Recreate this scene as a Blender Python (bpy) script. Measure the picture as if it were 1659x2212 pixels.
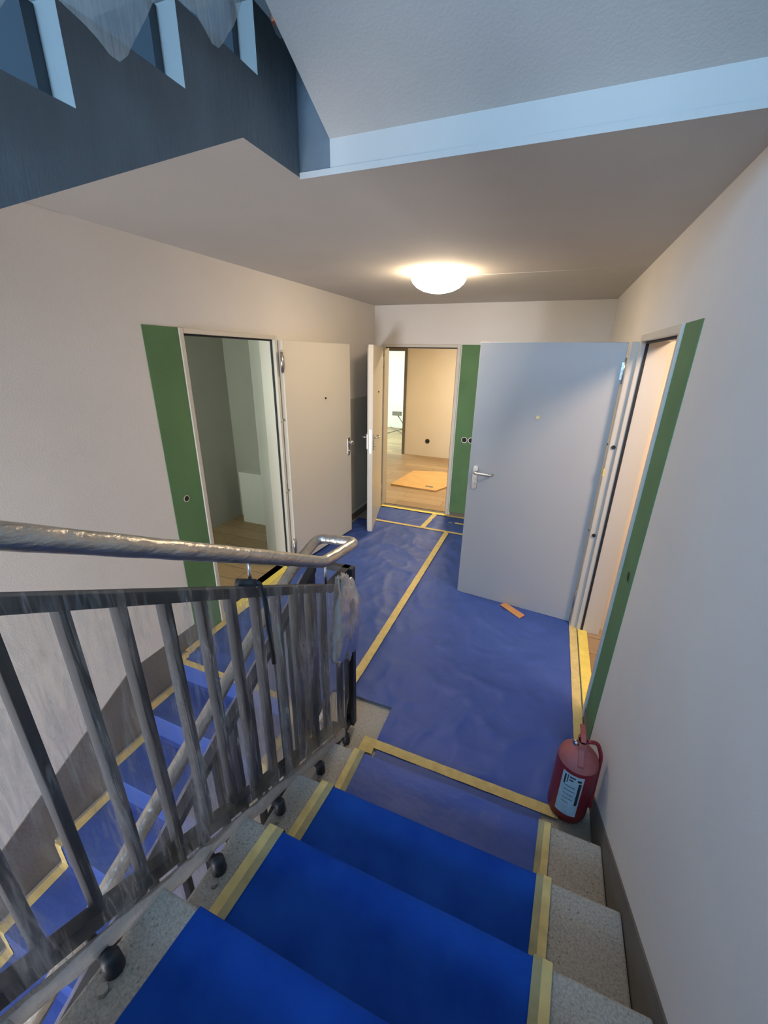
import bpy, math, random
from mathutils import Vector, Matrix, noise
random.seed(7)
for o in list(bpy.data.objects): bpy.data.objects.remove(o)
SC = bpy.context.scene
COL = SC.collection

# ------------------------------------------------------------------ camera
R = ((0.9277, 0.1492, -0.3423), (0.3730, -0.3265, 0.8685), (0.0178, -0.9333, -0.3586))
cd = bpy.data.cameras.new('camera'); cam = bpy.data.objects.new('camera', cd); COL.objects.link(cam)
m = Matrix(((R[0][0], -R[0][1], -R[0][2], 0), (R[1][0], -R[1][1], -R[1][2], 0), (R[2][0], -R[2][1], -R[2][2], 1.9), (0, 0, 0, 1)))
cam.matrix_world = m
cd.sensor_fit = 'HORIZONTAL'; cd.sensor_width = 36; cd.lens = 876 / 1659 * 36; cd.clip_start = 0.02
SC.camera = cam
# ------------------------------------------------------------------ world, exposure, daylight
w = bpy.data.worlds.new('world'); SC.world = w; w.use_nodes = True
w.node_tree.nodes['Background'].inputs[0].default_value = (0.45, 0.65, 1, 1)
w.node_tree.nodes['Background'].inputs[1].default_value = 1.0
SC.view_settings.view_transform = 'Standard'; SC.view_settings.look = 'None'
SC.view_settings.exposure = 0.0; SC.view_settings.gamma = 1
DAY_W, DAY_C = 215, (0.30, 0.60, 1.0)
LAMP_E, LAMP_C = 51, (1.0, 0.78, 0.53)

def area(name, loc, direction, sx, sy, watt, color):
    l = bpy.data.lights.new(name, 'AREA'); l.shape = 'RECTANGLE'; l.size = sx; l.size_y = sy
    l.energy = watt; l.color = color
    o = bpy.data.objects.new(name, l); COL.objects.link(o); o.location = loc
    o.rotation_euler = Vector(direction).to_track_quat('-Z', 'Y').to_euler()
    return o
area('daylight_window', (-0.75, -2.55, 3.0), (0.05, 1, -0.25), 2.3, 1.5, DAY_W, DAY_C)
area('daylight_bright_room', (-4.6, 8.6, 2.3), (0.25, 0.1, -1), 1.6, 1.6, 170, (0.80, 1.0, 0.93))
area('fill_lower_window', (-1.35, -2.55, 0.35), (-0.1, 1, 0.6), 1.0, 1.1, 175, (0.95, 0.95, 1.0))  # added fill behind the unseen lower window, brightens the left wall
area('ceiling_light_far_room', (-1.3, 6.3, 2.38), (0, 0, -1), 0.35, 0.35, 78, (1.0, 0.80, 0.50))
area('ceiling_light_right_room', (1.1, 1.9, 2.38), (0, 0.3, -1), 0.35, 0.35, 34, (1.0, 0.75, 0.56))
area('fill_left_room', (-3.0, 1.35, 1.5), (0, 1, -0.1), 0.6, 0.9, 15, (0.9, 1.0, 0.85))  # added fill that lifts the dark left room, no window there

# ------------------------------------------------------------------ materials
def nt(name):
    mt = bpy.data.materials.new(name); mt.use_nodes = True
    return mt, mt.node_tree.nodes, mt.node_tree.links, mt.node_tree.nodes['Principled BSDF']
def mat(name, col, rough=0.6, metal=0, spec=0.5, var=0, vscale=3, bump=0, bscale=80, col2=None, stretch=None, bdist=0.01, spread=(0.3, 0.7)):
    mt, N, L, b = nt(name)
    b.inputs['Base Color'].default_value = (*col, 1); b.inputs['Roughness'].default_value = rough
    b.inputs['Metallic'].default_value = metal; b.inputs['Specular IOR Level'].default_value = spec
    tc = N.new('ShaderNodeTexCoord'); src = tc.outputs['Object']
    if stretch:
        mp = N.new('ShaderNodeMapping'); mp.inputs['Scale'].default_value = stretch; L.new(src, mp.inputs[0]); src = mp.outputs[0]
    if var or col2:
        n = N.new('ShaderNodeTexNoise'); n.inputs['Scale'].default_value = vscale; n.inputs['Detail'].default_value = 6; L.new(src, n.inputs['Vector'])
        r = N.new('ShaderNodeValToRGB'); L.new(n.outputs[0], r.inputs[0])
        c2 = col2 or tuple(c * (1 + var) for c in col); c1 = col if col2 else tuple(c * (1 - var) for c in col)
        r.color_ramp.elements[0].position = spread[0]; r.color_ramp.elements[1].position = spread[1]
        r.color_ramp.elements[0].color = (*c1, 1); r.color_ramp.elements[1].color = (*c2, 1)
        L.new(r.outputs[0], b.inputs['Base Color'])
    if bump:
        n = N.new('ShaderNodeTexNoise'); n.inputs['Scale'].default_value = bscale; n.inputs['Detail'].default_value = 4; L.new(src, n.inputs['Vector'])
        bp = N.new('ShaderNodeBump'); bp.inputs['Strength'].default_value = bump; bp.inputs['Distance'].default_value = bdist
        L.new(n.outputs[0], bp.inputs['Height']); L.new(bp.outputs[0], b.inputs['Normal'])
    return mt
M = {}
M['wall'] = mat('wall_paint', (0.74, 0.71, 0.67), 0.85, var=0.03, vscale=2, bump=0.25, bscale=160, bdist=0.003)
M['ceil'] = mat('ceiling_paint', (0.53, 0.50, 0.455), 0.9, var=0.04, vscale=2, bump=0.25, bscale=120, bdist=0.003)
M['darkpaint'] = mat('grey_oil_paint', (0.13, 0.15, 0.165), 0.55, var=0.12, vscale=4, bump=0.6, bscale=30, stretch=(1, 3, 1), bdist=0.006)
M['skirt'] = mat('grey_skirting_paint', (0.15, 0.135, 0.115), 0.6, var=0.15, vscale=5, bump=0.2, bscale=60)
M['green'] = mat('green_board', (0.105, 0.215, 0.09), 0.8, var=0.1, vscale=4, bump=0.1)
M['frame'] = mat('cream_steel', (0.62, 0.58, 0.50), 0.4, var=0.02)
M['door'] = mat('door_lacquer_daylit_tone', (0.48, 0.485, 0.475), 0.38, var=0.015, vscale=2)  # same lacquer as the cream doors, darkened and greyed for its daylit face
M['door_lamplit'] = mat('door_lacquer_lamplit_tone', (0.70, 0.655, 0.56), 0.38, var=0.015, vscale=2)  # lamp-lit copy of the door lacquer, lighter and warmer
M['gasket'] = mat('black_rubber', (0.015, 0.015, 0.018), 0.7)
M['steel'] = mat('brushed_steel', (0.62, 0.60, 0.56), 0.28, metal=1, bump=0.1, bscale=60)
M['wrapsteel'] = mat('film_wrapped_steel', (0.55, 0.52, 0.47), 0.33, metal=0.85, bump=1.0, bscale=70, stretch=(1, 0.35, 1), bdist=0.004, var=0.15, vscale=40)
M['black'] = mat('black_lacquered_steel', (0.022, 0.025, 0.032), 0.5, var=0.2, vscale=12, bump=0.05)
M['sheet'] = mat('blue_plastic_sheet', (0.042, 0.090, 0.34), 0.5, spec=0.32, col2=(0.055, 0.105, 0.37), vscale=5, bump=0.4, bscale=9, bdist=0.02)
M['runner'] = mat('blue_felt_runner', (0.004, 0.045, 0.30), 0.85, spec=0.12, col2=(0.010, 0.075, 0.40), vscale=7, bump=0.2, bscale=200, bdist=0.002)
M['tape'] = mat('yellow_masking_tape', (0.66, 0.53, 0.22), 0.7, var=0.12, vscale=25, bump=0.3, bscale=60, bdist=0.002)
M['tapeold'] = mat('dusty_masking_tape', (0.36, 0.33, 0.18), 0.8, var=0.15, vscale=20)
M['tapebright'] = mat('bright_yellow_tape', (0.85, 0.68, 0.15), 0.5, var=0.1, vscale=15)
M['card'] = mat('cardboard', (0.55, 0.34, 0.14), 0.9, var=0.08, vscale=6)
M['woodscrap'] = mat('raw_wood', (0.62, 0.30, 0.12), 0.7, var=0.1, vscale=10)
M['red'] = mat('red_enamel', (0.20, 0.010, 0.018), 0.4, col2=(0.26, 0.02, 0.03), vscale=6)
M['dustyred'] = mat('dusty_red_enamel', (0.33, 0.075, 0.07), 0.6, col2=(0.42, 0.14, 0.13), vscale=12)
M['white'] = mat('white_plaster', (0.72, 0.72, 0.70), 0.8)
M['hose'] = mat('black_hose', (0.02, 0.02, 0.02), 0.5)
M['hole'] = mat('dark_cavity', (0.02, 0.02, 0.015), 0.9)
M['blacktie'] = mat('black_strap', (0.02, 0.025, 0.03), 0.6)
M['brass'] = mat('brass', (0.85, 0.68, 0.32), 0.3, metal=1)
M['tile'] = mat('dark_riser_tile', (0.06, 0.075, 0.09), 0.5)
M['orange'] = mat('orange_tag', (0.8, 0.18, 0.06), 0.6)
M['cream'] = mat('cream_plaster', (0.70, 0.63, 0.52), 0.85, var=0.02)
M['roomwhite'] = mat('room_white_plaster', (0.72, 0.74, 0.70), 0.85, var=0.02)
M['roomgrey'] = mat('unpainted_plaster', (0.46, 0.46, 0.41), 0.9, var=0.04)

def terrazzo():
    mt, N, L, b = nt('terrazzo'); b.inputs['Roughness'].default_value = 0.6
    tc = N.new('ShaderNodeTexCoord')
    n = N.new('ShaderNodeTexNoise'); n.inputs['Scale'].default_value = 190; n.inputs['Detail'].default_value = 3
    v = N.new('ShaderNodeTexVoronoi'); v.inputs['Scale'].default_value = 75
    n2 = N.new('ShaderNodeTexNoise'); n2.inputs['Scale'].default_value = 6
    for k in (n, v, n2): L.new(tc.outputs['Object'], k.inputs['Vector'])
    r = N.new('ShaderNodeValToRGB'); L.new(n.outputs[0], r.inputs[0])
    r.color_ramp.elements[0].position = 0.35; r.color_ramp.elements[0].color = (0.32, 0.295, 0.255, 1)
    r.color_ramp.elements[1].position = 0.65; r.color_ramp.elements[1].color = (0.46, 0.43, 0.38, 1)
    r2 = N.new('ShaderNodeValToRGB'); L.new(v.outputs['Distance'], r2.inputs[0])
    r2.color_ramp.elements[0].position = 0.10; r2.color_ramp.elements[0].color = (0.25, 0.25, 0.25, 1)
    r2.color_ramp.elements[1].position = 0.28; r2.color_ramp.elements[1].color = (1, 1, 1, 1)
    mx = N.new('ShaderNodeMix'); mx.data_type = 'RGBA'; mx.blend_type = 'MULTIPLY'
    L.new(n2.outputs[0], mx.inputs[0]); L.new(r.outputs[0], mx.inputs[6]); L.new(r2.outputs[0], mx.inputs[7])
    L.new(mx.outputs[2], b.inputs['Base Color'])
    bp = N.new('ShaderNodeBump'); bp.inputs['Strength'].default_value = 0.4; bp.inputs['Distance'].default_value = 0.003
    L.new(n.outputs[0], bp.inputs['Height']); L.new(bp.outputs[0], b.inputs['Normal'])
    return mt
M['terrazzo'] = terrazzo()

def planks():
    mt, N, L, b = nt('oak_laminate'); b.inputs['Roughness'].default_value = 0.45
    tc = N.new('ShaderNodeTexCoord')
    br = N.new('ShaderNodeTexBrick'); L.new(tc.outputs['Object'], br.inputs['Vector'])
    br.inputs['Scale'].default_value = 1; br.inputs['Brick Width'].default_value = 1.2; br.inputs['Row Height'].default_value = 0.19
    br.inputs['Mortar Size'].default_value = 0.003; br.inputs['Color1'].default_value = (0.40, 0.28, 0.16, 1)
    br.inputs['Color2'].default_value = (0.30, 0.20, 0.11, 1); br.inputs['Mortar'].default_value = (0.10, 0.07, 0.04, 1)
    mp = N.new('ShaderNodeMapping'); mp.inputs['Scale'].default_value = (2, 30, 2); L.new(tc.outputs['Object'], mp.inputs[0])
    n = N.new('ShaderNodeTexNoise'); n.inputs['Scale'].default_value = 3; n.inputs['Detail'].default_value = 5; L.new(mp.outputs[0], n.inputs['Vector'])
    mx = N.new('ShaderNodeMix'); mx.data_type = 'RGBA'; mx.blend_type = 'OVERLAY'; mx.inputs[0].default_value = 0.4
    L.new(br.outputs[0], mx.inputs[6]); L.new(n.outputs[0], mx.inputs[7]); L.new(mx.outputs[2], b.inputs['Base Color'])
    return mt
M['planks'] = planks()

def film(name, dens, scale, white=0.35, grough=0.12, ior=1.35, stretch=(9, 9, 0.9), lo=0.45, hi=0.75):
    """clear wrapping film: mostly see-through, milky along its creases, glossy"""
    mt = bpy.data.materials.new(name); mt.use_nodes = True; N = mt.node_tree.nodes; L = mt.node_tree.links; N.clear()
    out = N.new('ShaderNodeOutputMaterial'); tr = N.new('ShaderNodeBsdfTransparent')
    gl = N.new('ShaderNodeBsdfGlossy'); gl.inputs['Roughness'].default_value = grough
    d0 = N.new('ShaderNodeBsdfDiffuse'); d0.inputs[0].default_value = (0.72, 0.70, 0.67, 1)
    t0 = N.new('ShaderNodeBsdfTranslucent'); t0.inputs[0].default_value = (0.72, 0.70, 0.67, 1)
    df = N.new('ShaderNodeMixShader'); df.inputs[0].default_value = 0.4; L.new(d0.outputs[0], df.inputs[1]); L.new(t0.outputs[0], df.inputs[2])
    tc = N.new('ShaderNodeTexCoord'); mp = N.new('ShaderNodeMapping'); mp.inputs['Scale'].default_value = stretch
    mp.inputs['Rotation'].default_value = (0.25, 0, 0)
    L.new(tc.outputs['Object'], mp.inputs[0])
    n = N.new('ShaderNodeTexNoise'); n.inputs['Scale'].default_value = scale; n.inputs['Detail'].default_value = 8
    n.inputs['Distortion'].default_value = 1.2; L.new(mp.outputs[0], n.inputs['Vector'])
    r = N.new('ShaderNodeMapRange'); r.inputs[1].default_value = lo; r.inputs[2].default_value = hi
    r.inputs[3].default_value = dens; r.inputs[4].default_value = white
    mp2 = N.new('ShaderNodeMapping'); mp2.inputs['Scale'].default_value = (26, 26, 2.2); mp2.inputs['Rotation'].default_value = (-0.35, 0, 0); L.new(tc.outputs['Object'], mp2.inputs[0])
    n3 = N.new('ShaderNodeTexNoise'); n3.inputs['Scale'].default_value = 2.4; n3.inputs['Detail'].default_value = 5; n3.inputs['Distortion'].default_value = 2.0; L.new(mp2.outputs[0], n3.inputs['Vector'])
    mxv = N.new('ShaderNodeMath'); mxv.operation = 'MULTIPLY_ADD'; L.new(n3.outputs[0], mxv.inputs[0]); mxv.inputs[1].default_value = 0.5
    sb = N.new('ShaderNodeMath'); sb.operation = 'MULTIPLY_ADD'; L.new(n.outputs[0], sb.inputs[0]); sb.inputs[1].default_value = 0.72; sb.inputs[2].default_value = -0.11
    L.new(sb.outputs[0], mxv.inputs[2]); L.new(mxv.outputs[0], r.inputs[0])
    m1 = N.new('ShaderNodeMixShader'); L.new(r.outputs[0], m1.inputs[0]); L.new(tr.outputs[0], m1.inputs[1]); L.new(df.outputs[0], m1.inputs[2])
    bp = N.new('ShaderNodeBump'); bp.inputs['Strength'].default_value = 0.9; bp.inputs['Distance'].default_value = 0.01; L.new(n.outputs[0], bp.inputs['Height'])
    L.new(bp.outputs[0], gl.inputs['Normal'])
    fr = N.new('ShaderNodeFresnel'); fr.inputs[0].default_value = ior; L.new(bp.outputs[0], fr.inputs['Normal'])
    m2 = N.new('ShaderNodeMixShader'); L.new(fr.outputs[0], m2.inputs[0]); L.new(m1.outputs[0], m2.inputs[1]); L.new(gl.outputs[0], m2.inputs[2])
    L.new(m2.outputs[0], out.inputs[0])
    return mt
M['film'] = film('wrapping_film', 0.06, 1.6, 0.62, 0.12, 1.30, (8, 8, 1.0), .45, .74)
M['filmfar'] = film('milky_film', 0.55, 1.6, 0.80, 0.2, 1.25, (8, 8, 1.5), .4, .7)
M['filmthick'] = film('bunched_film', 0.34, 2.2, 0.72, 0.35, 1.15, (5, 5, 2.0), 0.35, 0.7)
M['hem'] = film('rolled_film', 0.72, 3.0, 0.9, 0.3, 1.2, (5, 3, 5), 0.35, 0.65)
def glass():
    mt = bpy.data.materials.new('window_glass'); mt.use_nodes = True; N = mt.node_tree.nodes; L = mt.node_tree.links; N.clear()
    out = N.new('ShaderNodeOutputMaterial'); tr = N.new('ShaderNodeBsdfTransparent'); gl = N.new('ShaderNodeBsdfGlossy'); gl.inputs['Roughness'].default_value = 0.02
    fr = N.new('ShaderNodeFresnel'); mx = N.new('ShaderNodeMixShader')
    L.new(fr.outputs[0], mx.inputs[0]); L.new(tr.outputs[0], mx.inputs[1]); L.new(gl.outputs[0], mx.inputs[2]); L.new(mx.outputs[0], out.inputs[0])
    return mt
M['glass'] = glass()
def emis(name, c, s):
    mt, N, L, b = nt(name); b.inputs['Base Color'].default_value = (*c, 1); b.inputs['Emission Color'].default_value = (*c, 1); b.inputs['Emission Strength'].default_value = s
    return mt
M['lamp'] = emis('lit_opal_glass', LAMP_C, LAMP_E)

# ------------------------------------------------------------------ mesh helpers
class MB:
    def __init__(s): s.v = []; s.f = []; s.mi = []; s.sm = []
    def add(s, vs, fs, mi=0, smooth=False):
        b = len(s.v); s.v += [tuple(p) for p in vs]
        for f in fs: s.f.append(tuple(i + b for i in f)); s.mi.append(mi); s.sm.append(smooth)
        return s
    def box(s, x0, x1, y0, y1, z0, z1, mi=0):
        vs = [(x, y, z) for z in (z0, z1) for y in (y0, y1) for x in (x0, x1)]
        return s.add(vs, [(0, 2, 3, 1), (4, 5, 7, 6), (0, 1, 5, 4), (2, 6, 7, 3), (0, 4, 6, 2), (1, 3, 7, 5)], mi)
    def prism(s, poly, axis, a, b, mi=0, mis=None):
        """poly = 2D points; axis 'x': (y,z) extruded a..b along x; 'z': (x,y) along z; 'y': (x,z)"""
        n = len(poly)
        def P(p, t): return (t, p[0], p[1]) if axis == 'x' else ((p[0], p[1], t) if axis == 'z' else (p[0], t, p[1]))
        vs = [P(p, a) for p in poly] + [P(p, b) for p in poly]
        k = len(s.v); s.v += vs
        area2 = sum(poly[i][0] * poly[(i + 1) % n][1] - poly[(i + 1) % n][0] * poly[i][1] for i in range(n))
        ccw = area2 > 0
        if axis == 'y': ccw = not ccw
        A = tuple(k + i for i in range(n)); B = tuple(k + n + i for i in range(n))
        s.f.append(A[::-1] if ccw else A); s.f.append(B if ccw else B[::-1])
        s.mi += [mis[0] if mis else mi, mis[1] if mis else mi]; s.sm += [False, False]
        for i in range(n):
            j = (i + 1) % n; q = (k + i, k + j, k + n + j, k + n + i)
            s.f.append(q if ccw else q[::-1]); s.mi.append(mis[2 + i] if mis and len(mis) > 2 + i else mi); s.sm.append(False)
        return s
    def tube(s, pts, r, n=14, mi=0, cap=True, squash=None):
        pts = [Vector(p) for p in pts]; rs = r if isinstance(r, (list, tuple)) else [r] * len(pts)
        k = len(s.v); prev = None
        for i, p in enumerate(pts):
            t = (pts[min(i + 1, len(pts) - 1)] - pts[max(i - 1, 0)]).normalized()
            if prev is None:
                u = t.cross(Vector((0, 0, 1)));
                if u.length < 0.1: u = t.cross(Vector((1, 0, 0)))
            else: u = prev - t * prev.dot(t)
            u.normalize(); v = t.cross(u); prev = u
            for j in range(n):
                a = 2 * math.pi * j / n; s.v.append(tuple(p + (u * math.cos(a) + v * math.sin(a)) * rs[i]))
        for i in range(len(pts) - 1):
            for j in range(n):
                a = k + i * n + j; b = k + i * n + (j + 1) % n
                s.f.append((a, a + n, b + n, b)); s.mi.append(mi); s.sm.append(True)
        if cap:
            s.f.append(tuple(k + j for j in range(n))); s.f.append(tuple(k + (len(pts) - 1) * n + j for j in range(n))[::-1]); s.mi += [mi, mi]; s.sm += [False, False]
        return s
    def lathe(s, c, prof, n=32, mi=0):
        k = len(s.v)
        for r, z in prof:
            for j in range(n):
                a = 2 * math.pi * j / n; s.v.append((c[0] + r * math.cos(a), c[1] + r * math.sin(a), c[2] + z))
        for i in range(len(prof) - 1):
            for j in range(n):
                a = k + i * n + j; b = k + i * n + (j + 1) % n
                s.f.append((a, b, b + n, a + n)); s.mi.append(mi); s.sm.append(True)
        return s
    def grid(s, fn, nu, nv, mi=0, smooth=True):
        k = len(s.v)
        for i in range(nu + 1):
            for j in range(nv + 1): s.v.append(tuple(fn(i / nu, j / nv)))
        for i in range(nu):
            for j in range(nv):
                a = k + i * (nv + 1) + j; s.f.append((a, a + nv + 1, a + nv + 2, a + 1)); s.mi.append(mi); s.sm.append(smooth)
        return s
    def build(s, name, mats, parent=None, bevel=0, loc=None):
        me = bpy.data.meshes.new(name); me.from_pydata(s.v, [], s.f)
        mats = mats if isinstance(mats, (list, tuple)) else [mats]
        for mm in mats: me.materials.append(mm)
        me.polygons.foreach_set('material_index', s.mi); me.polygons.foreach_set('use_smooth', s.sm); me.update()
        o = bpy.data.objects.new(name, me); COL.objects.link(o)
        if parent: o.parent = parent
        if loc: o.location = loc
        if bevel:
            b = o.modifiers.new('bevel', 'BEVEL'); b.width = bevel; b.segments = 2; b.limit_method = 'ANGLE'
        return o
def tag(o, label=None, cat=None, group=None, kind=None):
    if label: o['label'] = label
    if cat: o['category'] = cat
    if group: o['group'] = group
    if kind: o['kind'] = kind
    return o
def struct(name, mb, mats, label, cat, bevel=0):
    return tag(mb.build(name, mats, None, bevel), label, cat, None, 'structure')
def empty(name, loc=(0, 0, 0), rz=0):
    o = bpy.data.objects.new(name, None); COL.objects.link(o); o.location = loc; o.rotation_euler = (0, 0, rz); return o
def fillet(pts, r=0.03, n=5):
    pts = [Vector(p) for p in pts]; out = [pts[0]]
    for i in range(1, len(pts) - 1):
        a = (pts[i - 1] - pts[i]); b = (pts[i + 1] - pts[i]); d = min(r, a.length * .45, b.length * .45)
        p0 = pts[i] + a.normalized() * d; p1 = pts[i] + b.normalized() * d
        for k in range(n + 1):
            t = k / n; out.append(p0 * (1 - t) ** 2 + pts[i] * 2 * t * (1 - t) + p1 * t * t)
    out.append(pts[-1]); return out

# ------------------------------------------------------------------ dimensions (metres; landing floor z = 0)
XL, XR, YF, ZC = -2.07, 0.44, 4.84, 2.448
SX = -0.735           # open side of the near flight
LX = -0.93            # open side of the descending flight
UX = -0.885           # open side of the ascending upper flight
RISE = 0.16
NY = [1.245, 0.952, 0.665, 0.374, 0.083, -0.208, -0.499, -0.790]
YB = -2.25            # back wall of the stairwell

# ------------------------------------------------------------------ room shell
b = MB().prism([(XL - .15, YF + .1), (XL - .15, 1.50), (LX, 1.50), (LX, 1.44), (SX, 1.44), (SX, 1.225), (XR + .02, 1.225), (XR + .02, YF + .1)], 'z', -0.2, 0)
struct('floor', b, M['terrazzo'], 'speckled grey terrazzo landing floor under the blue sheets', 'floor')
def wall_x(name, xa, xb, door, label):
    y0, y1, zt = door; b = MB()
    b.box(xa, xb, YB - .2, y0, -3, 5.4).box(xa, xb, y1, YF + .2, -3, 5.4).box(xa, xb, y0, y1, zt, 5.4).box(xa, xb, y0, y1, -3, -.02)
    return struct(name, b, M['wall'], label, 'wall')
wall_x('wall_left', XL - .15, XL, (1.955, 2.86, 2.02), 'off-white left stairwell wall with a doorway and green strip')
wall_x('wall_right', XR, XR + .15, (2.05, 2.97, 2.03), 'off-white right stairwell wall beside the fire extinguisher')
b = MB()
b.box(XL, -1.955, YF, YF + .15, -.2, 5.4).box(-1.04, XR, YF, YF + .15, -.2, 5.4).box(-1.955, -1.04, YF, YF + .15, 2.02, 5.4)
struct('wall_far', b, M['wall'], 'off-white far wall of the landing with a lit doorway', 'wall')
b = MB()
b.box(XL - .1, XR + .1, YB - .15, YB, -3, -.25).box(XL - .1, XR + .1, YB - .15, YB, .95, 2.3).box(XL - .1, -1.9, YB - .15, YB, -.25, .95).box(-.8, XR + .1, YB - .15, YB, -.25, .95).box(XL - .1, XR + .1, YB - .15, YB, 3.8, 5.4).box(XL - .1, -1.95, YB - .15, YB, 2.3, 3.8).box(.35, XR + .1, YB - .15, YB, 2.3, 3.8)
struct('wall_back', b, M['wall'], 'off-white back wall of the stairwell holding the window', 'wall')
# landing ceiling = slab of the floor above
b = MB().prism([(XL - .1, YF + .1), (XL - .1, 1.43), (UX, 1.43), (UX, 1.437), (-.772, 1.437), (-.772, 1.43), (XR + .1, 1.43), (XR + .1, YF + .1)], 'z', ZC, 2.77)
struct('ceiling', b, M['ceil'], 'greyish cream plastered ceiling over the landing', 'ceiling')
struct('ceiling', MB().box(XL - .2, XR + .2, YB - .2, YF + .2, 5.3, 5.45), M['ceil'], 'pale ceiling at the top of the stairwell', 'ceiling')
struct('floor', MB().box(XL - .2, XR + .2, YB - .2, YF + .2, -2.75, -2.6), M['terrazzo'], 'grey floor at the bottom of the stairwell', 'floor')
# dark painted end of the stairwell eye in the slab edge
struct('trim_1', MB().box(UX + .001, -.773, 1.431, 1.437, ZC + .001, 2.77), M['darkpaint'], 'blue-grey painted slab end in the stairwell eye', 'slab edge')
struct('trim_2', MB().box(UX + .001, XR, 1.424, 1.4295, ZC - .006, ZC + .012), M['ceil'], 'pale plaster edge along the bottom of the slab', 'edge strip')
struct('trim_7', MB().box(-.64, XR - .02, 3.27, 3.278, ZC - .004, ZC + .002), M['ceil'], 'thin plaster ridge across the ceiling right of the lamp', 'ceiling ridge')
# window
wf = MB()
for a in ((-1.95, -1.89, 2.3, 3.8), (.29, .35, 2.3, 3.8), (-.83, -.77, 2.3, 3.8), (-1.95, .35, 2.3, 2.36), (-1.95, .35, 3.74, 3.8)):
    wf.box(a[0], a[1], YB - .1, YB - .04, a[2], a[3])
wo = struct('window_1', wf, M['white'], 'white framed two-pane window on the half landing', 'window')
MB().box(-1.9, .3, YB - .075, YB - .07, 2.33, 3.77).build('pane', M['glass'], wo)

wf = MB()  # unseen second window, added so its light reaches the left wall
for a in ((-1.9, -1.84, -.25, .95), (-.86, -.8, -.25, .95), (-1.9, -.8, -.25, -.19), (-1.9, -.8, .89, .95)):
    wf.box(a[0], a[1], YB - .1, YB - .04, a[2], a[3])
wo = struct('added_window_2', wf, M['white'], 'unseen white framed window added on the lower half landing to light the left wall', 'window')
MB().box(-1.85, -.85, YB - .075, YB - .07, -.2, .9).build('pane', M['glass'], wo)  # pane of the added unseen window

# skirting on the right wall: level on the landing, sloping beside the steps
def zr(y): return 0.125 + 0.527 * (1.438 - y)
pts = [(2.05, 0), (2.05, .075), (1.54, .075), (1.438, zr(1.438)), (-.95, zr(-.95)), (-.95, 1.28), (-.79, 1.28)]
low = []
for i, y in enumerate(NY):
    low += [(y, RISE * (i + 1)), (y, RISE * i)]
pts = [(2.05, 0), (2.05, .075), (1.54, .075), (1.438, zr(1.438)), (-.95, zr(-.95)), (-.95, -.1), (1.2, -.1)]
struct('baseboard_right', MB().prism(pts, 'x', XR - .006, XR + .001), M['skirt'], 'dark grey painted skirting band sloping beside the right end of the steps', 'skirting')
def zl(y): return .14 if y > 1.2 else .14 + .58 * (y - 1.2)
pts = [(1.70, -.3), (1.70, .14), (1.2, .14), (-1.0, zl(-1.0)), (-1.0, -2), (-.5, -2)]
struct('baseboard_left', MB().prism(pts, 'x', XL - .001, XL + .006), M['skirt'], 'dark grey painted skirting along the left wall and descending stairs', 'skirting')
struct('baseboard_left', MB().box(XL, XL + .006, 2.92, YF, 0, .08), M['skirt'], 'dark skirting on the left wall behind the open cream door', 'skirting')
struct('baseboard_far', MB().box(-1.0, XR, YF - .012, YF, 0, .05), M['skirt'], 'low grey skirting on the far wall under the green board', 'skirting')

# green boards
def board(name, b, label): return tag(b.build(name, M['green']), label, 'drywall strip', 'green drywall strips beside the doorways')
gl_ = board('green_drywall_strip', MB().box(XL - .001, XL + .003, 1.702, 1.94, .0, 2.035), 'green drywall strip left of the left doorway, with one hole')
gr_ = board('green_drywall_strip', MB().box(XR - .003, XR + .001, 1.812, 2.034, 0.0, 2.04), 'narrow green drywall strip on the right wall behind the extinguisher')
gf_ = board('green_drywall_strip', MB().box(-1.01, -.55, YF - .004, YF - .0005, .05, 2.035), 'green drywall strip on the far wall, partly behind the large open door')
def hole(parent, c, r, axis, ring=M['white']):
    n = 20
    def ringpts(rr, off): 
        return [(off, c[1] + rr * math.cos(a), c[2] + rr * math.sin(a)) if axis == 'x' else (c[0] + rr * math.cos(a), off, c[2] + rr * math.sin(a)) for a in [2 * math.pi * k / n for k in range(n)]]
    d = c[3]
    off = (c[0] if axis == 'x' else c[1])
    s = MB(); s.add(ringpts(r * .8, off + d), [tuple(range(n))])
    s.build('cavity', M['hole'], parent)
    s = MB(); s.add(ringpts(r, off + d * 1.5) + ringpts(r * .78, off + d * 1.5) + ringpts(r, off), [(k, (k + 1) % n, n + (k + 1) % n, n + k) for k in range(n)] + [(k, (k + 1) % n, 2 * n + (k + 1) % n, 2 * n + k) for k in range(n)])
    s.build('box_rim', ring, parent)
hole(gl_, (XL + .004, 1.805, 1.03, .001), .022, 'x', M['cream'])
hole(gr_, (XR - .004, 1.885, 1.0, -.001), .03, 'x', M['green'])
hole(gf_, (-.895, YF - .005, .985, -.001), .036, 'y'); hole(gf_, (-.815, YF - .005, .985, -.001), .036, 'y')

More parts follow.
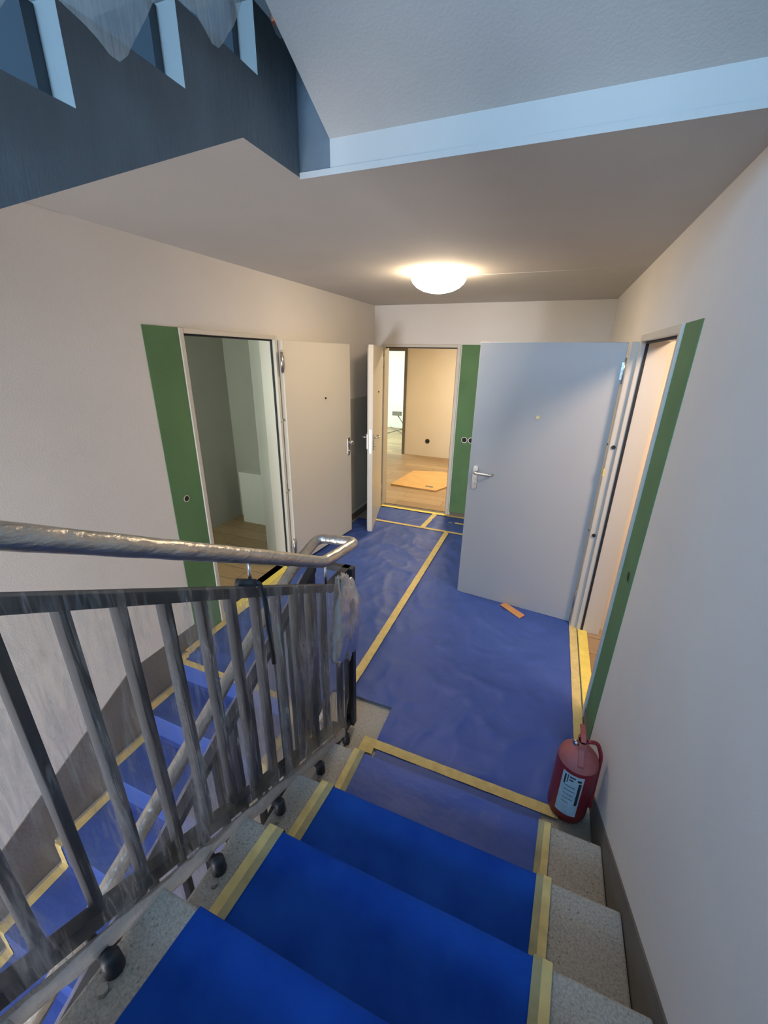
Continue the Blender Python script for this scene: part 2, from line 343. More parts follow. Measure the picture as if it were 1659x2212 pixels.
# ------------------------------------------------------------------ door frames
def frame_x(name, xs, y0, y1, zt, w, out, depth, label):
    """steel frame around a doorway in a wall of constant x; xs wall plane, out = +1 landing on the +x side"""
    b = MB(); xa, xb = sorted((xs + out * .012, xs - out * depth))
    b.box(xa, xb, y0 - w, y0, 0, zt + w).box(xa, xb, y1, y1 + w, 0, zt + w).box(xa, xb, y0, y1, zt, zt + w)
    o = struct(name, b, M['frame'], label, 'door frame', .003)
    g = MB(); xa, xb = sorted((xs - out * .015, xs - out * .03))
    g.box(xa, xb, y0, y0 + .008, 0, zt).box(xa, xb, y1 - .008, y1, 0, zt).box(xa, xb, y0, y1, zt - .012, zt)
    g.build('rubber_seal', M['gasket'], o); return o
f1 = frame_x('trim_3', XL, 1.968, 2.845, 2.005, .03, 1, .14, 'cream steel frame of the left doorway')
f2 = frame_x('trim_4', XR, 2.075, 2.90, 2.005, .035, -1, .14, 'cream steel frame of the right doorway, yellow spots on it')
MB().box(XR - .055, XR + .06, 2.925, 2.99, 0, 2.005).build('hinge_jamb', M['frame'], f2, .004)
MB().box(XR - .058, XR - .05, 2.921, 2.935, 1.19, 1.24).build('paint_spot', M['tapebright'], f2)
b = MB(); b.box(-1.06, -1.022, YF - .012, YF + .13, 0, 2.035).box(-1.965, -1.93, YF - .012, YF + .13, 0, 2.035).box(-1.93, -1.06, YF - .012, YF + .13, 2.003, 2.035)
f3 = struct('trim_5', b, M['frame'], 'cream steel frame of the far doorway', 'door frame', .003)
MB().box(-1.068, -1.06, YF + .015, YF + .03, 0, 2.003).box(-1.93, -1.06, YF + .015, YF + .03, 1.992, 2.003).build('rubber_seal', M['gasket'], f3)
for nm, o_, x_, ys in (('bolt', f1, XL + .013, (2.86,)), ('bolt', f2, XR - .0, (2.94,))):
    for z in (.77, 1.385):
        for y in ys:
            if o_ is f2: MB().tube([(XR - .03, y - .017, z), (XR - .03, y - .024, z)], .012, 12).build('security_pin', M['gasket'], o_)
            else: MB().tube([(x_ - .002, y, z), (x_ + .006, y, z)], .009, 12).build('security_pin', M['steel'], o_)

# ------------------------------------------------------------------ door leaves (structure door_n): local x along the leaf from the hinge, local y = thickness
def door(name, hinge, free, z0, z1, th, side, m, label, peep, hand, holedark=False):
    hx, hy = hinge; dx, dy = free[0] - hx, free[1] - hy; Lw = math.hypot(dx, dy); rz = math.atan2(dy, dx)
    body = MB()
    ya, yb = (0, th) if side > 0 else (-th, 0)
    body.box(0, Lw, ya, yb, z0, z1 - .0)
    rb = (yb, yb + .012) if side > 0 else (ya - .012, ya)
    body.box(.02, Lw - .02, rb[0], rb[1], z0, z1 - .02)
    o = body.build(name, m, None, .003); o.location = (hx, hy, 0); o.rotation_euler = (0, 0, rz)
    tag(o, label, 'door', None, 'structure')
    face = 0 if side > 0 else 0.0; out = -1 if side > 0 else 1   # visible face at local y=0, looking out
    # long plate
    px = Lw - hand['inset']; pz = hand['z']
    def plate(fy, out, nm='handle_plate'):
        p = MB(); pts = []
        for k in range(9): a = math.pi * k / 8; pts.append((px + .021 * math.cos(a), pz + .03 + .021 * math.sin(a)))
        for k in range(9): a = math.pi + math.pi * k / 8; pts.append((px + .021 * math.cos(a), pz - .12 + .021 * math.sin(a)))
        ys = sorted((fy, fy + out * .009)); p.prism(pts, 'y', ys[0], ys[1]); q = p.build(nm, M['steel'], o, .002); return q
    def lever(fy, out, q):
        pth = fillet([(px, fy, pz), (px, fy + out * .055, pz), (px - .125, fy + out * .055, pz - .002), (px - .135, fy + out * .02, pz - .002)], .02)
        MB().tube(pth, .0095, 12).build('lever', M['steel'], q)
    q = plate(0, out)
    if hand['kind'] == 'lever': lever(0, out, q)
    else:
        MB().tube([(px, 0, pz), (px, out * .03, pz)], .01, 12).tube([(px, out * .028, pz), (px, out * .034, pz), (px, out * .055, pz), (px, out * .062, pz)], [.015, .026, .026, .012], 20).build('knob', M['steel'], q)
    MB().tube([(px, 0, pz - .09), (px, out * .02, pz - .09)], .009, 14).build('lock_cylinder', M['steel'], q)
    bf = rb[1] if side > 0 else rb[0]
    q2 = plate(bf, -out); lever(bf, -out, q2)
    # lock forend on the free edge
    MB().box(Lw - .001, Lw + .002, min(ya, yb) + .015, max(ya, yb) - .015, pz - .16, pz + .09).build('lock_faceplate', M['steel'], o)
    if peep:
        MB().tube([(peep[0], 0, peep[1]), (peep[0], out * .008, peep[1])], .009 if holedark else .0125, 16).build('peephole', M['hole'] if holedark else M['brass'], o)
    for z in (.22, 1.84):
        hgy = hand.get('hy', 0)
        h = MB().tube([(-.012, hgy, z - .075), (-.012, hgy, z + .075)], .012, 14).tube([(-.012, hgy, z - .085), (-.012, hgy, z - .075)], .009).tube([(-.012, hgy, z + .075), (-.012, hgy, z + .085)], .009)
        h.box(-.01, .012, hgy - .004, hgy + .004, z - .05, z + .05)
        h.build('hinge', M['steel'], o)
    for z in (.77, 1.385):
        MB().tube([(.006, (ya + yb) / 2, z), (-.006, (ya + yb) / 2, z)], .008, 12).build('security_pin', M['steel'], o)
    return o
door('door_1', (.378, 2.985), (-.515, 3.075), .008, 2.004, .05, -1, M['door'], 'large lacquered door, its daylit shade put in as grey, standing open toward the stairs', (.45, 1.525), dict(kind='lever', inset=.055, z=1.085, hy=.004))
door('door_2', (-2.022, 2.885), (-1.915, 3.86), .03, 2.004, .05, 1, M['door_lamplit'], 'cream door folded open against the left wall, with a round knob', (.55, 1.525), dict(kind='knob', inset=.05, z=1.05, hy=.0), True)
door('door_3', (-1.945, 4.815), (-1.695, 3.935), .01, 2.004, .05, -1, M['door_lamplit'], 'cream door of the far doorway seen nearly edge-on', (.45, 1.525), dict(kind='lever', inset=.065, z=1.085, hy=.0), True)

# meter cabinet behind the doors
mc = struct('door_4', MB().box(XL - .002, XL + .008, 4.0, 4.72, .12, 1.45), M['roomgrey'], 'grey meter cabinet panel low on the left wall behind the doors', 'cabinet panel', .002)

# ------------------------------------------------------------------ neighbouring rooms seen through the doorways
# left room
b = MB().box(-4.2, XL - .02, 1.1, 4.6, -.08, 0)
struct('floor', b, M['planks'], 'wood laminate floor of the dark left room', 'floor')
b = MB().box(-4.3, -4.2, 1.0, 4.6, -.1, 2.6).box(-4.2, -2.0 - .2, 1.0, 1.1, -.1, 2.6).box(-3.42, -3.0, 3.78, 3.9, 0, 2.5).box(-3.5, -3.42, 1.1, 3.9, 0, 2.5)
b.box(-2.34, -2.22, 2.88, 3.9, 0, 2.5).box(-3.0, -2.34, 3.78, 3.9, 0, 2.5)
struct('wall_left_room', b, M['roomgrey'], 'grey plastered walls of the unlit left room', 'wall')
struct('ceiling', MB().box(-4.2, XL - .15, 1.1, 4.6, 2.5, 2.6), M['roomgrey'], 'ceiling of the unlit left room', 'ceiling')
tag(MB().box(-3.24, -2.60, 3.60, 3.775, 0, .62).build('boxed_pipe_casing', M['roomwhite'], None, .004), 'low white boxed casing in the back corner of the dark left room', 'casing')
# right room
struct('floor', MB().box(XR + .02, 2.6, 1.0, 3.1, -.08, 0), M['planks'], 'wood floor inside the right doorway', 'floor')
b = MB().box(.485, 2.6, 2.985, 3.1, 0, 2.5).box(2.5, 2.6, 1.0, 3.0, 0, 2.5).box(XR + .15, 2.6, .9, 1.0, 0, 2.5)
struct('wall_right_room', b, M['cream'], 'warmly lit cream wall inside the right doorway', 'wall')
struct('ceiling', MB().box(XR + .15, 2.6, .9, 3.1, 2.5, 2.6), M['cream'], 'ceiling of the room behind the right doorway', 'ceiling')
# far room
struct('floor', MB().box(-6.4, 1.2, YF + .02, 11.2, -.08, 0), M['planks'], 'wood laminate floor of the lit far room', 'floor')
b = MB()
b.box(-2.70, 1.2, 7.93, 8.05, 0, 2.5)            # wall facing the doorway
b.box(-3.50, -2.70, 7.93, 8.05, 2.06, 2.5).box(-6.4, -3.55, 7.93, 8.05, 0, 2.5)
b.box(-3.6, -3.5, YF + .15, 8.0, 0, 2.5).box(1.1, 1.2, YF + .15, 8.0, 0, 2.5)
struct('wall_far_room', b, M['cream'], 'warm cream wall seen through the far doorway', 'wall')
b = MB().box(-6.4, -1.8, 11.0, 11.1, 0, 2.6).box(-6.5, -6.4, 7.9, 11.1, 0, 2.6).box(-1.9, -1.8, 8.05, 11.0, 0, 2.6)
struct('wall_bright_room', b, M['roomwhite'], 'brilliant white wall of the daylit room furthest back', 'wall')
struct('ceiling', MB().box(-6.4, 1.2, YF + .15, 11.1, 2.5, 2.6), M['cream'], 'ceiling of the rooms beyond the far doorway', 'ceiling')
b = MB().box(-2.745, -2.695, 7.90, 8.06, 0, 2.06).box(-3.55, -3.50, 7.90, 8.06, 0, 2.06).box(-3.5, -2.745, 7.90, 8.06, 2.0, 2.07)
struct('trim_6', b, M['skirt'], 'bare grey reveal around the opening to the bright room', 'opening trim')
tag(MB().tube([(-2.21, 7.929, .31), (-2.21, 7.92, .31)], .045, 16).build('wall_outlet_box', M['hole']), 'small dark socket box low on the lit far room wall', 'socket box')
# cardboard
cb = MB().prism([(-2.16, 5.74), (-1.42, 5.70), (-1.28, 6.05), (-1.25, 6.72), (-1.60, 6.80), (-2.08, 6.66)], 'z', .0, .025)
cb = tag(cb.build('cardboard_sheet', M['card'], None, .003), 'flat brown cardboard sheet on the floor beyond the far doorway', 'cardboard')
MB().prism([(-1.62, 5.83), (-1.5, 5.82), (-1.5, 5.87), (-1.62, 5.88)], 'z', .025, .029).build('hand_hole', M['skirt'], cb)
# grey trestle in the bright room
tr = empty('work_lamp', (-3.72, 9.9, 0)); tag(tr, 'thin grey folding stand in the bright room furthest back', 'work stand')
MB().tube([(-.15, 0, .02), (.35, .2, .18)], .012).tube([(.35, .0, .02), (-.12, .2, .16)], .012).build('stand_legs', M['skirt'], tr)
MB().tube([(.35, .1, .17), (.1, .1, .50)], .012).build('stand_arm', M['skirt'], tr)
MB().box(-.03, .2, .06, .14, .48, .58).build('stand_head', M['skirt'], tr)

# ------------------------------------------------------------------ near flight (we stand on it)
st = empty('staircase', (0, 0, 0)); tag(st, 'speckled terrazzo steps under the blue runner, coming down to the landing', 'staircase')
poly = []
for i, y in enumerate(NY):
    poly += [(y - .015, RISE * i - .035 if i else -.035), (y - .015, RISE * (i + 1) - .035)]
poly = [(NY[0] - .015, -.2)] + poly + [(-1.1, RISE * 8 - .035), (-1.1, 1.02), (NY[-1] - .1, 1.02)]
MB().prism(poly, 'x', SX + .01, XR - .008).build('stair_slab', M['ceil'], st)
for i, y in enumerate(NY):
    zt = RISE * (i + 1); y2 = NY[i + 1] - .015 if i < 7 else -1.15
    b = MB().box(SX, XR - .008, y2, y, zt - .035, zt)
    b.build('step_tread', M['terrazzo'], st, .006)
    MB().box(SX + .005, XR - .008, y - .03, y - .012, RISE * i, zt - .033).build('step_riser', M['terrazzo'], st)
struct('floor', MB().box(XL, XR, YB, -.82 - .28, 1.2, 1.36), M['terrazzo'], 'grey half landing behind the viewer', 'floor')

def runner_path(lift, ystart=1.262, nb=7, first=0):
    p = [(ystart, .004 + lift)] if first == 0 else []
    for i in range(first, nb):
        y = NY[i] + lift + .003; z = RISE * (i + 1) + lift
        p += [(y + .0, RISE * i + .03), (y, z - .012), (y - .004, z - .002), (y - .014, z)]
        y2 = (NY[i + 1] + lift + .003); p += [(y2 + .03, z + .0), (y2 + .003, z + .003)]
    return p
def strip(path, x0, x1, th, axisx=True, wob=0):
    b = MB(); n = len(path); nx = 10 if wob else 1
    f0 = x0 if callable(x0) else (lambda y: x0); f1_ = x1 if callable(x1) else (lambda y: x1)
    def fn(u, v):
        i = round(u * (n - 1)); y, z = path[i]; x = f0(y) + (f1_(y) - f0(y)) * v
        d = noise.noise(Vector((x * 5, y * 5, z * 5))) * wob
        return (x, y + d * .3, z + abs(d))
    b.grid(fn, n - 1, nx, 0, False)
    return b
def dens(path, step=.03):
    out = []
    for a, c in zip(path, path[1:]):
        L_ = math.hypot(c[0] - a[0], c[1] - a[1]); k = max(1, int(L_ / step))
        for j in range(k): t = j / k; out.append((a[0] + (c[0] - a[0]) * t, a[1] + (c[1] - a[1]) * t))
    out.append(path[-1]); return out
rp = dens(runner_path(.004, first=1))
rp1 = dens(runner_path(.003, ystart=1.405, nb=1))
def RE(y): return .213 + .064 * (y - .665)      # outer edge of the right tape (it runs slightly askew)
def LE(y): return -.566 + .07 * min(0, y - .952) # left edge of the runner
def tape_on_steps(f0, f1, lift, label, m, nb=7):
    o = strip(dens(runner_path(lift, 1.262, nb)), f0, f1, 0).build('masking_tape', m); return tag(o, label, 'masking tape', 'tape strips along the stair runners')
ro = strip(rp, lambda y: LE(y) - .004, lambda y: RE(y) - .030, 0, wob=.004).build('stair_runner', M['runner'])
tag(ro, 'bright blue protective runner covering the middle of the near steps', 'stair runner', 'blue stair runners')
s1 = strip(rp1, lambda y: LE(y) - .0, lambda y: RE(y) - .030, 0, wob=.012).build('protective_sheet', M['sheet'])
tag(s1, 'dull blue plastic sheet covering the lowest near step', 'protective sheet')
tape_on_steps(lambda y: RE(y) - .046, lambda y: RE(y) - .024, .0085, 'dusty olive tape holding the right edge of the near runner', M['tapeold'])
tape_on_steps(lambda y: RE(y) - .024, RE, .0085, 'yellow tape strip outside the olive one, right edge of the near runner', M['tape'])
tape_on_steps(lambda y: LE(y) - .026, lambda y: LE(y) + .0, .0085, 'dusty olive tape holding the left edge of the near runner', M['tapeold'], 3)
tape_on_steps(lambda y: LE(y) - .054, lambda y: LE(y) - .026, .0085, 'yellow tape strip beside the railing, left edge of the near runner', M['tape'], 3)

# ------------------------------------------------------------------ descending flight on the left
dn = empty('staircase', (0, 0, 0)); tag(dn, 'terrazzo stairs going down on the left beyond the railing', 'staircase')
DY = [1.505 - .29 * k for k in range(9)]
poly = [(1.49, -.2)]
for k in range(1, 9): poly += [(DY[k - 1] - .001, -RISE * k - .035), (DY[k], -RISE * k - .035)]
poly = [(DY[0], -.1)]
for k in range(1, 9): poly += [(DY[k - 1] - .0, -RISE * k - .036), (DY[k], -RISE * k - .036)]
poly += [(DY[8], -1.55), (DY[8] + .3, -1.55), (DY[0], -.35)]
MB().prism(poly, 'x', XL + .008, LX - .01).build('stair_slab', M['ceil'], dn)
for k in range(1, 9):
    MB().box(XL + .008, LX, DY[k] - .0, DY[k - 1] + .0, -RISE * k - .035, -RISE * k).build('step_tread', M['terrazzo'], dn, .005)
struct('floor', MB().box(XL, XR, YB, DY[8], -1.6, -RISE * 9), M['terrazzo'], 'grey lower half landing at the foot of the descending stairs', 'floor')
def dpath(lift):
    p = [(1.62, lift + .001)]
    for k in range(1, 9):
        y = DY[k - 1]; z = -RISE * (k - 1) + lift
        p += [(y - lift, z), (y - lift - .003, z - .012), (y - lift - .003, -RISE * k + lift + .004), (y - .03, -RISE * k + lift)]
    p += [(DY[8] + .01, -RISE * 8 + lift)]
    return p
tag(strip(dens(dpath(.005)), -1.995, -1.16, 0, wob=.006).build('stair_runner', M['sheet']), 'slate blue protective runner on the descending stairs behind the railing', 'stair runner', 'blue stair runners')
tag(strip(dens(dpath(.009)), -2.035, -1.985, 0).build('masking_tape', M['tape']), 'yellow tape along the wall side of the descending runner', 'masking tape', 'tape strips along the stair runners')
tag(strip(dens(dpath(.009)), -1.17, -1.12, 0).build('masking_tape', M['tape']), 'yellow tape along the open side of the descending runner', 'masking tape', 'tape strips along the stair runners')

# ------------------------------------------------------------------ upper flights
up = empty('staircase', (0, 0, 0)); tag(up, 'blue-grey painted side of the stairs rising overhead at top left', 'staircase')
VY = [.674 + .28 * k for k in range(-6, 3)]; VZ = [2.312 + .152 * k for k in range(-6, 3)]
poly = [(-1.15, VZ[0] - .03)]
for k in range(9): poly += [(VY[k], VZ[k]), (VY[k], (VZ[k + 1] if k < 8 else 2.77))]
poly += [(1.43, 2.77), (1.43, ZC), (1.147, ZC), (-1.15, ZC - .52 * 2.297)]
nf = len(poly)
# side faces: first = x low cap, second = x high cap
mis = [1, 0] + [1] * nf
MB().prism(poly, 'x', XL + .003, UX, 0, mis).build('stair_slab', [M['darkpaint'], M['ceil']], up)
for k in range(9):
    zt = VZ[k + 1] if k < 8 else 2.77
    MB().box(XL + .002, UX - .055, VY[k] - .024, VY[k] + .001, VZ[k], zt - .002).build('riser_tile', M['tile'], up)
ur = empty('staircase', (0, 0, 0)); tag(ur, 'pale plastered underside of the stair flight overhead at top right', 'staircase')
MB().prism([(1.43, 2.536), (-1.15, 2.536 + .485 * 2.58), (-1.15, 4.05), (-.8, 4.05), (1.43, 2.80)], 'x', -.772, XR - .003).build('stair_soffit', M['ceil'], ur)
struct('floor', MB().box(XL, XR, YB, -1.15, 3.88, 4.05), M['ceil'], 'upper half landing slab above the window', 'floor')

# ------------------------------------------------------------------ railings
SL = .535

rl = empty('stair_railing', (0, 0, 0)); tag(rl, 'black slatted railing beside the near steps with film-wrapped steel handrail', 'railing')
RX = -.765
def ztop(y): return .985 + SL * (1.32 - y)
def zbot(y): return .185 + .530 * (1.325 - y)
def zh(y): return 1.112 + SL * (1.28 - y)
# sloped flat bars
def bar(b, x0, x1, y0, z0, y1, z1, h): b.prism([(y0, z0), (y1, z1), (y1, z1 - h), (y0, z0 - h)], 'x', x0, x1)
b = MB(); bar(b, RX - .018, RX + .018, -.35, ztop(-.35), 1.31, ztop(1.31), .034); b.build('top_bar', M['black'], rl, .002)
b = MB(); bar(b, RX - .018, RX + .018, -.35, zbot(-.35), 1.34, zbot(1.34), .045); b.build('bottom_bar', M['black'], rl, .002)
y = 1.262
while y > -.3:
    MB().box(RX - .016, RX + .016, y - .018, y, zbot(y) - .02, ztop(y) - .01).build('baluster', M['black'], rl, .0015)
    y -= .0995
# end cage round the stairwell eye
MB().box(RX - .018, RX + .018, 1.30, 1.50, .955, .99).build('end_bar', M['black'], rl, .002)
MB().box(RX - .018, RX + .018, 1.33, 1.50, .03, .075).build('end_bar', M['black'], rl, .002)
MB().box(RX - .018, RX + .036, 1.465, 1.50, .03, .99).build('end_post', M['black'], rl, .002)
MB().box(RX - .016, RX + .016, 1.38, 1.40, 0.02, .97).build('end_post', M['black'], rl, .002)
# feet on the treads
for (fy, fz, fx) in ((-.07, 5, -.70), (.225, 4, -.70), (.512, 3, -.70), (.80, 2, -.705), (1.09, 1, -.71), (1.385, 0, -.735)):
    z = fz * RISE
    zb = zbot(min(fy, 1.3))
    f = MB(); f.tube([(RX, fy, zb - .02), (RX, fy, z + .055), (fx - .01, fy, z + .035)], .013, 10)
    f.tube([(fx, fy, z), (fx, fy, z + .004), (fx, fy, z + .05), (fx, fy, z + .056)], [.019, .021, .018, .006], 16)
    q = f.build('rail_foot', M['black'], rl)
    MB().tube([(fx + .012, fy - .034, z), (fx + .012, fy - .034, z + .016)], .011, 6).build('bolt', M['steel'], q)
# handrail with its loop
hp = [(-.76, -.5, zh(-.5)), (-.76, .3, zh(.3)), (-.76, 1.0, zh(1.0)), (-.76, 1.27, 1.115), (-.735, 1.525, 1.10), (-.93, 1.515, 1.09), (-.935, 1.30, 1.03), (-.935, .9, .82), (-.935, -.6, .82 - .55 * 1.5)]
path = fillet(hp, .045, 8)
fine = []
for a, c in zip(path, path[1:]):
    k = max(1, int((c - a).length / .02))
    fine += [a + (c - a) * (j / k) for j in range(k)]
fine.append(path[-1])
rr = [.0235 + .0016 * noise.noise(p * 22) for p in fine]
MB().tube(fine, rr, 18).build('handrail', M['wrapsteel'], rl)
for y in (.21, .845, 1.285):
    MB().tube([(RX + .003, y, ztop(y) - .01), (RX + .003, y, zh(y) - .015)], .0055, 10).build('handrail_pin', M['steel'], rl)
st_ = MB().tube(fillet([(RX - .02, .84, ztop(.84) + .012), (RX + .03, .85, ztop(.84) + .016), (RX + .03, .87, ztop(.87) - .05), (RX + .028, .885, ztop(.87) - .3)], .012), .008, 10)
st_.tube([(RX - .03, .825, ztop(.84) + .014), (RX + .028, .835, ztop(.84) + .02)], .014, 10)
tag(st_.build('black_strap', M['blacktie']), 'black cable tied over the railing top bar under the handrail', 'strap')

# lower railing along the descending flight
lr = empty('stair_railing', (0, 0, 0)); tag(lr, 'black slatted railing of the descending stairs, behind the film', 'railing')
def zt2(y): return .97 - .55 * (1.45 - y)
def zb2(y): return .13 - .55 * (1.45 - y)
b = MB(); bar(b, -.95, -.915, -.6, zt2(-.6), 1.46, zt2(1.46), .034); b.build('top_bar', M['black'], lr)
b = MB(); bar(b, -.95, -.915, -.6, zb2(-.6), 1.46, zb2(1.46), .045); b.build('bottom_bar', M['black'], lr)
y = 1.45
while y > -.5:
    MB().box(-.948, -.917, y - .018, y, zb2(y) - .02, zt2(y) - .01).build('baluster', M['black'], lr); y -= .0985
MB().box(-.93, RX - .02, 1.475, 1.50, .955, .985).build('cross_bar', M['black'], lr)

# upper railing far overhead, film wrapped
u = empty('stair_railing', (0, 0, 0)); tag(u, 'film-wrapped railing of the stairs overhead, cut by the top of the view', 'railing')
def zu(y): return 2.312 + .545 * (y - .674)
b = MB(); b.prism([(-.6, zu(-.6) + .22), (1.30, zu(1.3) + .22), (1.30, zu(1.3) + .26), (-.6, zu(-.6) + .26)], 'x', UX + .005, UX + .03); b.build('bottom_bar', M['black'], u)
b = MB(); b.prism([(-.6, zu(-.6) + 1.02), (1.30, zu(1.3) + 1.02), (1.30, zu(1.3) + 1.06), (-.6, zu(-.6) + 1.06)], 'x', UX + .005, UX + .03); b.build('top_bar', M['black'], u)
y = 1.3
while y > -.5:
    MB().box(UX + .005, UX + .03, y - .018, y, zu(y) + .22, zu(y) + 1.02).build('baluster', M['black'], u); y -= .1
tag(MB().box(UX + .055, UX + .065, 1.235, 1.255, 2.715, 2.76).build('orange_tag', M['orange']), 'small orange tag on the overhead railing', 'tag')

# ------------------------------------------------------------------ wrapping film
def rail_film(name, x, y0, y1, zlo, zhi, label, amp, mt, ny=160, nz=40):
    def fn(a, c):
        y = y0 + (y1 - y0) * a; z = zlo(y) + (zhi(y) - zlo(y)) * c
        d = noise.noise(Vector((y * 9, z * 2.2, 1.3))) * amp + noise.noise(Vector((y * 30, z * 5, 4.1))) * amp * .45 + abs(noise.noise(Vector((y * 16 + z * 7, z * 3, 7.7)))) * amp * .6
        e = math.sin(math.pi * c) ** .5
        return (x + d * (.25 + .75 * e), y, z)
    o = MB().grid(fn, ny, nz).build(name, mt); return tag(o, label, 'plastic film')
rail_film('plastic_film', RX + .036, -.3, 1.33, lambda y: zbot(y) - .055, lambda y: ztop(y) + .012, 'clear crinkled film stretched over the black railing of the near steps', .016, M['film'])
rail_film('plastic_film', RX + .052, .86, 1.36, lambda y: zbot(y) - .03, lambda y: ztop(y) + .014, 'extra pleated layer of film over the lower end of the near railing', .028, M['film'], 90, 40)
rail_film('plastic_film', UX + .05, -.5, 1.30, lambda y: zu(y) + .105 - .045 * math.cos(2 * math.pi * (y - .74) / .28) + .03 * noise.noise(Vector((y * 14, 0, 5))), lambda y: zu(y) + 1.05, 'clear film hanging over the overhead railing at top left', .02, M['filmthick'], 90, 30)
rail_film('plastic_film', -.955, -.5, 1.40, lambda y: zb2(y) - .05, lambda y: zt2(y) + .01, 'milky film hanging on the railing of the descending stairs', .014, M['filmfar'], 90, 30)
# pale hem of film folded under the bottom bar
def hem(a, c):
    y = -.3 + 1.655 * a; q = 2 * math.pi * c
    wv = noise.noise(Vector((y * 6, 1, 2))) * .006 + noise.noise(Vector((y * 25, 4, 2))) * .003
    return (RX + .034 + .010 * math.cos(q) + wv, y, zbot(y) - .066 + (.031 + wv * 1.2) * math.sin(q))
tag(MB().grid(hem, 120, 14).build('plastic_film', M['hem']), 'rolled pale hem of film below the bottom bar of the near railing', 'plastic film')
# crumpled film bunch at the railing end
def blob(a, c):
    th = 2 * math.pi * a; ph = math.pi * (c * .94 + .03)
    r = 1 + .28 * noise.noise(Vector((math.cos(th) * 1.6, math.sin(th) * 1.6, ph * 1.3))) + .16 * noise.noise(Vector((math.cos(th) * 6, math.sin(th) * 6, ph * 5)))
    z = math.cos(ph); w_ = math.sin(ph) * (1.0 - .25 * z)
    return (-.712 + .034 * r * w_ * math.cos(th), 1.375 + .125 * r * w_ * math.sin(th) - .06 * z * abs(z) - .05 * (z < 0) * z * z, .80 + .215 * z * r)
tag(MB().grid(blob, 56, 40).build('film_bunch', M['filmthick']), 'crumpled bunch of milky film at the lower end of the railing', 'plastic film')

# ------------------------------------------------------------------ blue sheets on the landing
def sheet(name, x0, x1, y0, y1, label, cut=None, amp=.012, z=.004):
    nx = int((x1 - x0) / .02); ny = int((y1 - y0) / .02)
    s = MB(); idx = {}
    for i in range(nx + 1):
        for j in range(ny + 1):
            x = x0 + (x1 - x0) * i / nx; y = y0 + (y1 - y0) * j / ny
            if cut and cut(x, y): continue
            r1 = 1 - abs(noise.noise(Vector((x * 3.1 + y * 1.2, y * 2.3 - x, 3)))) * 2.2
            r2 = 1 - abs(noise.noise(Vector((x * 5 - y * 2, y * 4 + x * 2, 9)))) * 2.2
            e = min(1, min(x - x0, x1 - x, y - y0, y1 - y) / .07)
            h = (max(0, r1) ** 3 * amp + max(0, r2) ** 4 * amp * .7 + abs(noise.noise(Vector((x * 12, y * 12, 0)))) * .002) * max(.05, e)
            idx[(i, j)] = len(s.v); s.v.append((x, y, z + h))
    for i in range(nx):
        for j in range(ny):
            q = [(i, j), (i + 1, j), (i + 1, j + 1), (i, j + 1)]
            if all(t in idx for t in q): s.f.append(tuple(idx[t] for t in q)); s.mi.append(0); s.sm.append(True)
    return tag(s.build(name, M['sheet']), label, 'protective sheet', 'blue sheets taped over the landing')
sheet('protective_sheet', -2.03, -.885, 1.53, 4.285, 'blue plastic sheet left of the long yellow seam, running to the cream door', lambda x, y: x > -.96 and y < 1.66)
sheet('protective_sheet', -.89, .385, 1.41, 4.285, 'blue plastic sheet between the long seam and the right doorway', lambda x, y: (x < -.592 and y < 1.66) or (x > .29 and y < 1.50), z=.005)
sheet('protective_sheet', -1.92, -1.20, 4.29, 4.79, 'small blue sheet piece right in front of the far doorway', z=.004)
sheet('protective_sheet', -1.21, -.1, 4.29, 4.79, 'blue sheet piece under the green board on the far wall', z=.005)
def tape(x0, y0, x1, y1, w_, label, m=M['tape'], z=.0095, sheetz=True):
    d = Vector((x1 - x0, y1 - y0, 0)); L_ = d.length; d.normalize(); n = Vector((-d.y, d.x, 0)) * w_ / 2
    k = max(2, int(L_ / .04)); s = MB()
    def fn(a, c):
        p = Vector((x0, y0, 0)) + d * L_ * a + n * (2 * c - 1) * (1 + .08 * noise.noise(Vector((a * L_ * 20, c, 2))))
        return (p.x, p.y, z + .0008 * noise.noise(Vector((a * 30, c * 3, 1))))
    s.grid(fn, k, 2); return tag(s.build('masking_tape', m), label, 'masking tape', 'tape strips on the landing floor')
tape(-.882, 1.90, -.897, 4.27, .055, 'long yellow tape seam running up the middle of the landing', z=.0185)
tape(-.885, 1.68, -.882, 1.90, .055, 'short lower end of the yellow seam beside the railing', z=.0185)
tape(-1.83, 4.30, -.2, 4.285, .045, 'yellow tape across the landing before the far doorway')
tape(-1.20, 4.28, -1.175, 4.80, .06, 'short yellow tape joining the cross tape to the far doorsill', z=.012)
tape(-1.17, 4.60, -.2, 4.575, .045, 'thin yellow tape parallel to the far wall, right of the doorsill')
tape(-1.93, 4.805, -1.03, 4.80, .06, 'yellow tape along the far doorsill', M['tapebright'], .014)
tape(-1.03, 4.80, -.2, 4.80, .05, 'pale tape along the foot of the far wall under the green board')
tape(-.60, 1.425, .30, 1.418, .05, 'yellow tape across the front edge of the landing sheet', z=.013)
tape(-.62, 1.365, -.62, 1.45, .075, 'square patch of yellow tape at the corner of the landing sheet', z=.012)
tape(-1.98, 1.49, -1.14, 1.49, .04, 'yellow tape across the top edge of the descending stairs', z=.0205)
tape(.404, 1.66, .404, 3.0, .05, 'yellow tape on the floor along the right doorway', M['tape'], .012)
tape(XL + .04, 1.58, XL + .04, 2.85, .055, 'yellow tape along the left wall and left doorsill', z=.012)
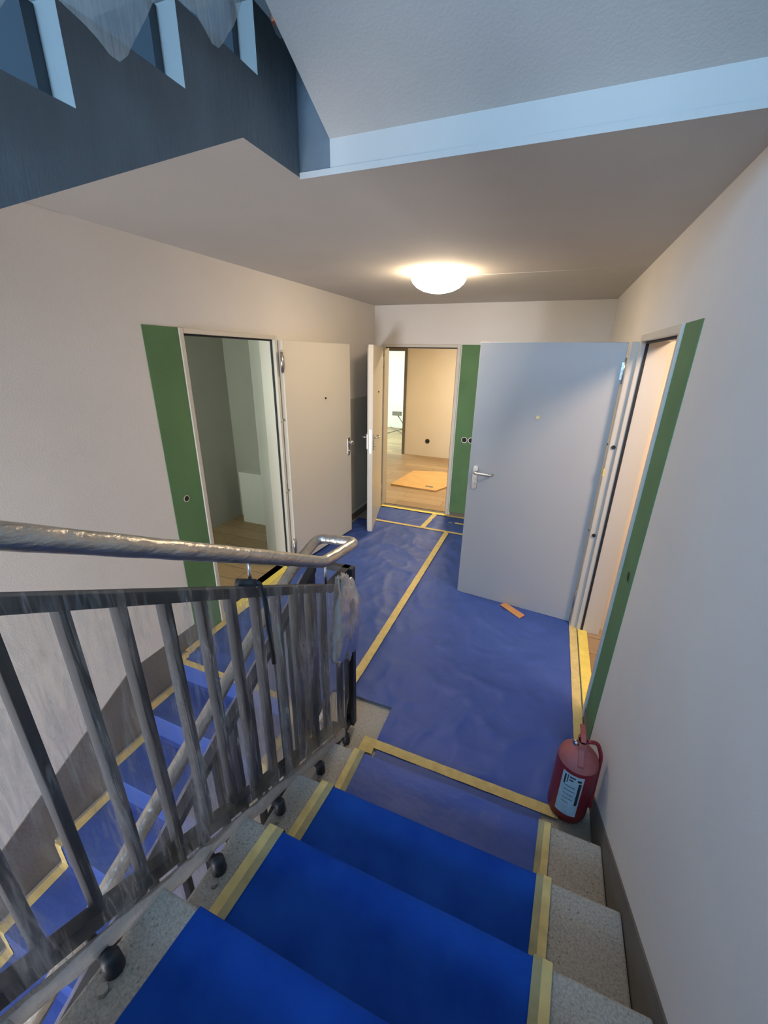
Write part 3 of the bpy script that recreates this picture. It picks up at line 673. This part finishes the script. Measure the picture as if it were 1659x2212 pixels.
# doorsill of the right doorway
sl = tag(MB().box(XR - .004, XR + .06, 2.07, 2.90, 0, .018).build('door_sill', M['tapebright'], None, .004), 'bright yellow taped sill of the right doorway', 'door sill', 'door sills')
sl2 = tag(MB().box(-1.93, -1.06, YF - .01, YF + .05, 0, .016).build('door_sill', M['skirt'], None, .004), 'low grey sill of the far doorway', 'door sill', 'door sills')
sl3 = tag(MB().box(XL - .06, XL + .01, 1.97, 2.845, 0, .016).build('door_sill', M['tapebright'], None, .004), 'yellow taped sill of the left doorway', 'door sill', 'door sills')
tag(MB().prism([(-.142, 2.985), (-.105, 3.035), (.055, 2.915), (.022, 2.855)], 'z', .016, .024).build('wood_offcut', M['woodscrap'], None, .002), 'small orange wood offcut lying on the blue sheet under the open door', 'wood offcut')

# ------------------------------------------------------------------ ceiling lamp
lp = empty('ceiling_lamp', (-.855, 3.12, ZC)); tag(lp, 'lit round opal dome lamp on the landing ceiling', 'ceiling lamp')
MB().lathe((0, 0, 0), [(0, 0), (.165, 0), (.17, -.012), (.17, -.03), (.0, -.03)], 48).build('base', M['white'], lp)
MB().lathe((0, 0, 0), [(.165, -.024), (.188, -.034), (.190, -.044), (.178, -.066), (.150, -.092), (.108, -.112), (.06, -.124), (.0001, -.128)], 48).build('diffuser', M['lamp'], lp)

# ------------------------------------------------------------------ fire extinguisher
fe = empty('fire_extinguisher', (.334, 1.472, 0)); tag(fe, 'dusty red fire extinguisher standing against the right wall at the foot of the steps', 'fire extinguisher')
MB().lathe((0, 0, 0), [(.0001, .004), (.062, .004), (.077, .012), (.081, .03), (.081, .30), (.080, .312)], 40).build('cylinder', M['red'], fe)
MB().lathe((0, 0, 0), [(.080, .312), (.074, .335), (.055, .357), (.03, .370), (.02, .374), (.02, .392), (.0001, .392)], 40).build('shoulder', M['dustyred'], fe)
MB().tube([(0, 0, .385), (0, 0, .412)], .018, 16).box(-.014, .014, -.03, .03, .392, .412).build('valve', M['dustyred'], fe, )
hd = MB(); hd.prism([(-.012, .412), (.012, .414), (.05, .424), (.075, .420), (.075, .427), (.045, .436), (-.02, .426)], 'x', -.009, .009)
hd.build('carry_handle', M['dustyred'], fe)
MB().prism([(-.075, .340), (.0, .394), (.0, .408), (-.075, .352)], 'x', -.011, .011).build('squeeze_lever', M['dustyred'], fe, .002)
MB().tube(fillet([(.018, .0, .415), (.06, .02, .405), (.086, .02, .34), (.084, -.01, .14), (.08, -.03, .09)], .03), .008, 10).build('hose', M['red'], fe)
MB().tube([(-.02, -.012, .408), (-.034, -.02, .408)], .012, 14).build('gauge', M['steel'], fe)
# label: curved patch towards the camera
def lab(a, c, r=.0818):
    th = math.radians(-132 + 60 * a); return (r * math.cos(th), r * math.sin(th), .06 + .235 * c)
LBL = mat('pale_blue_label', (0.36, 0.46, 0.52), .6, var=.12, vscale=30)
lb = MB().grid(lab, 12, 4).build('paper_label', LBL, fe)
ink = MB()
for (a0, a1, c0, c1) in ((.12, .2, .72, .95), (.26, .30, .78, .97), (.36, .62, .92, .95), (.36, .55, .85, .88), (.72, .9, .88, .93), (.8, .93, .3, .85), (.2, .7, .70, .715), (.2, .72, .60, .612), (.2, .65, .5, .512), (.2, .7, .40, .412), (.2, .55, .3, .312)):
    ink.grid(lambda a, c, A=(a0, a1, c0, c1): lab(A[0] + (A[1] - A[0]) * a, A[2] + (A[3] - A[2]) * c, .0824), 3, 1)
ink.build('label_print', M['hole'], lb)
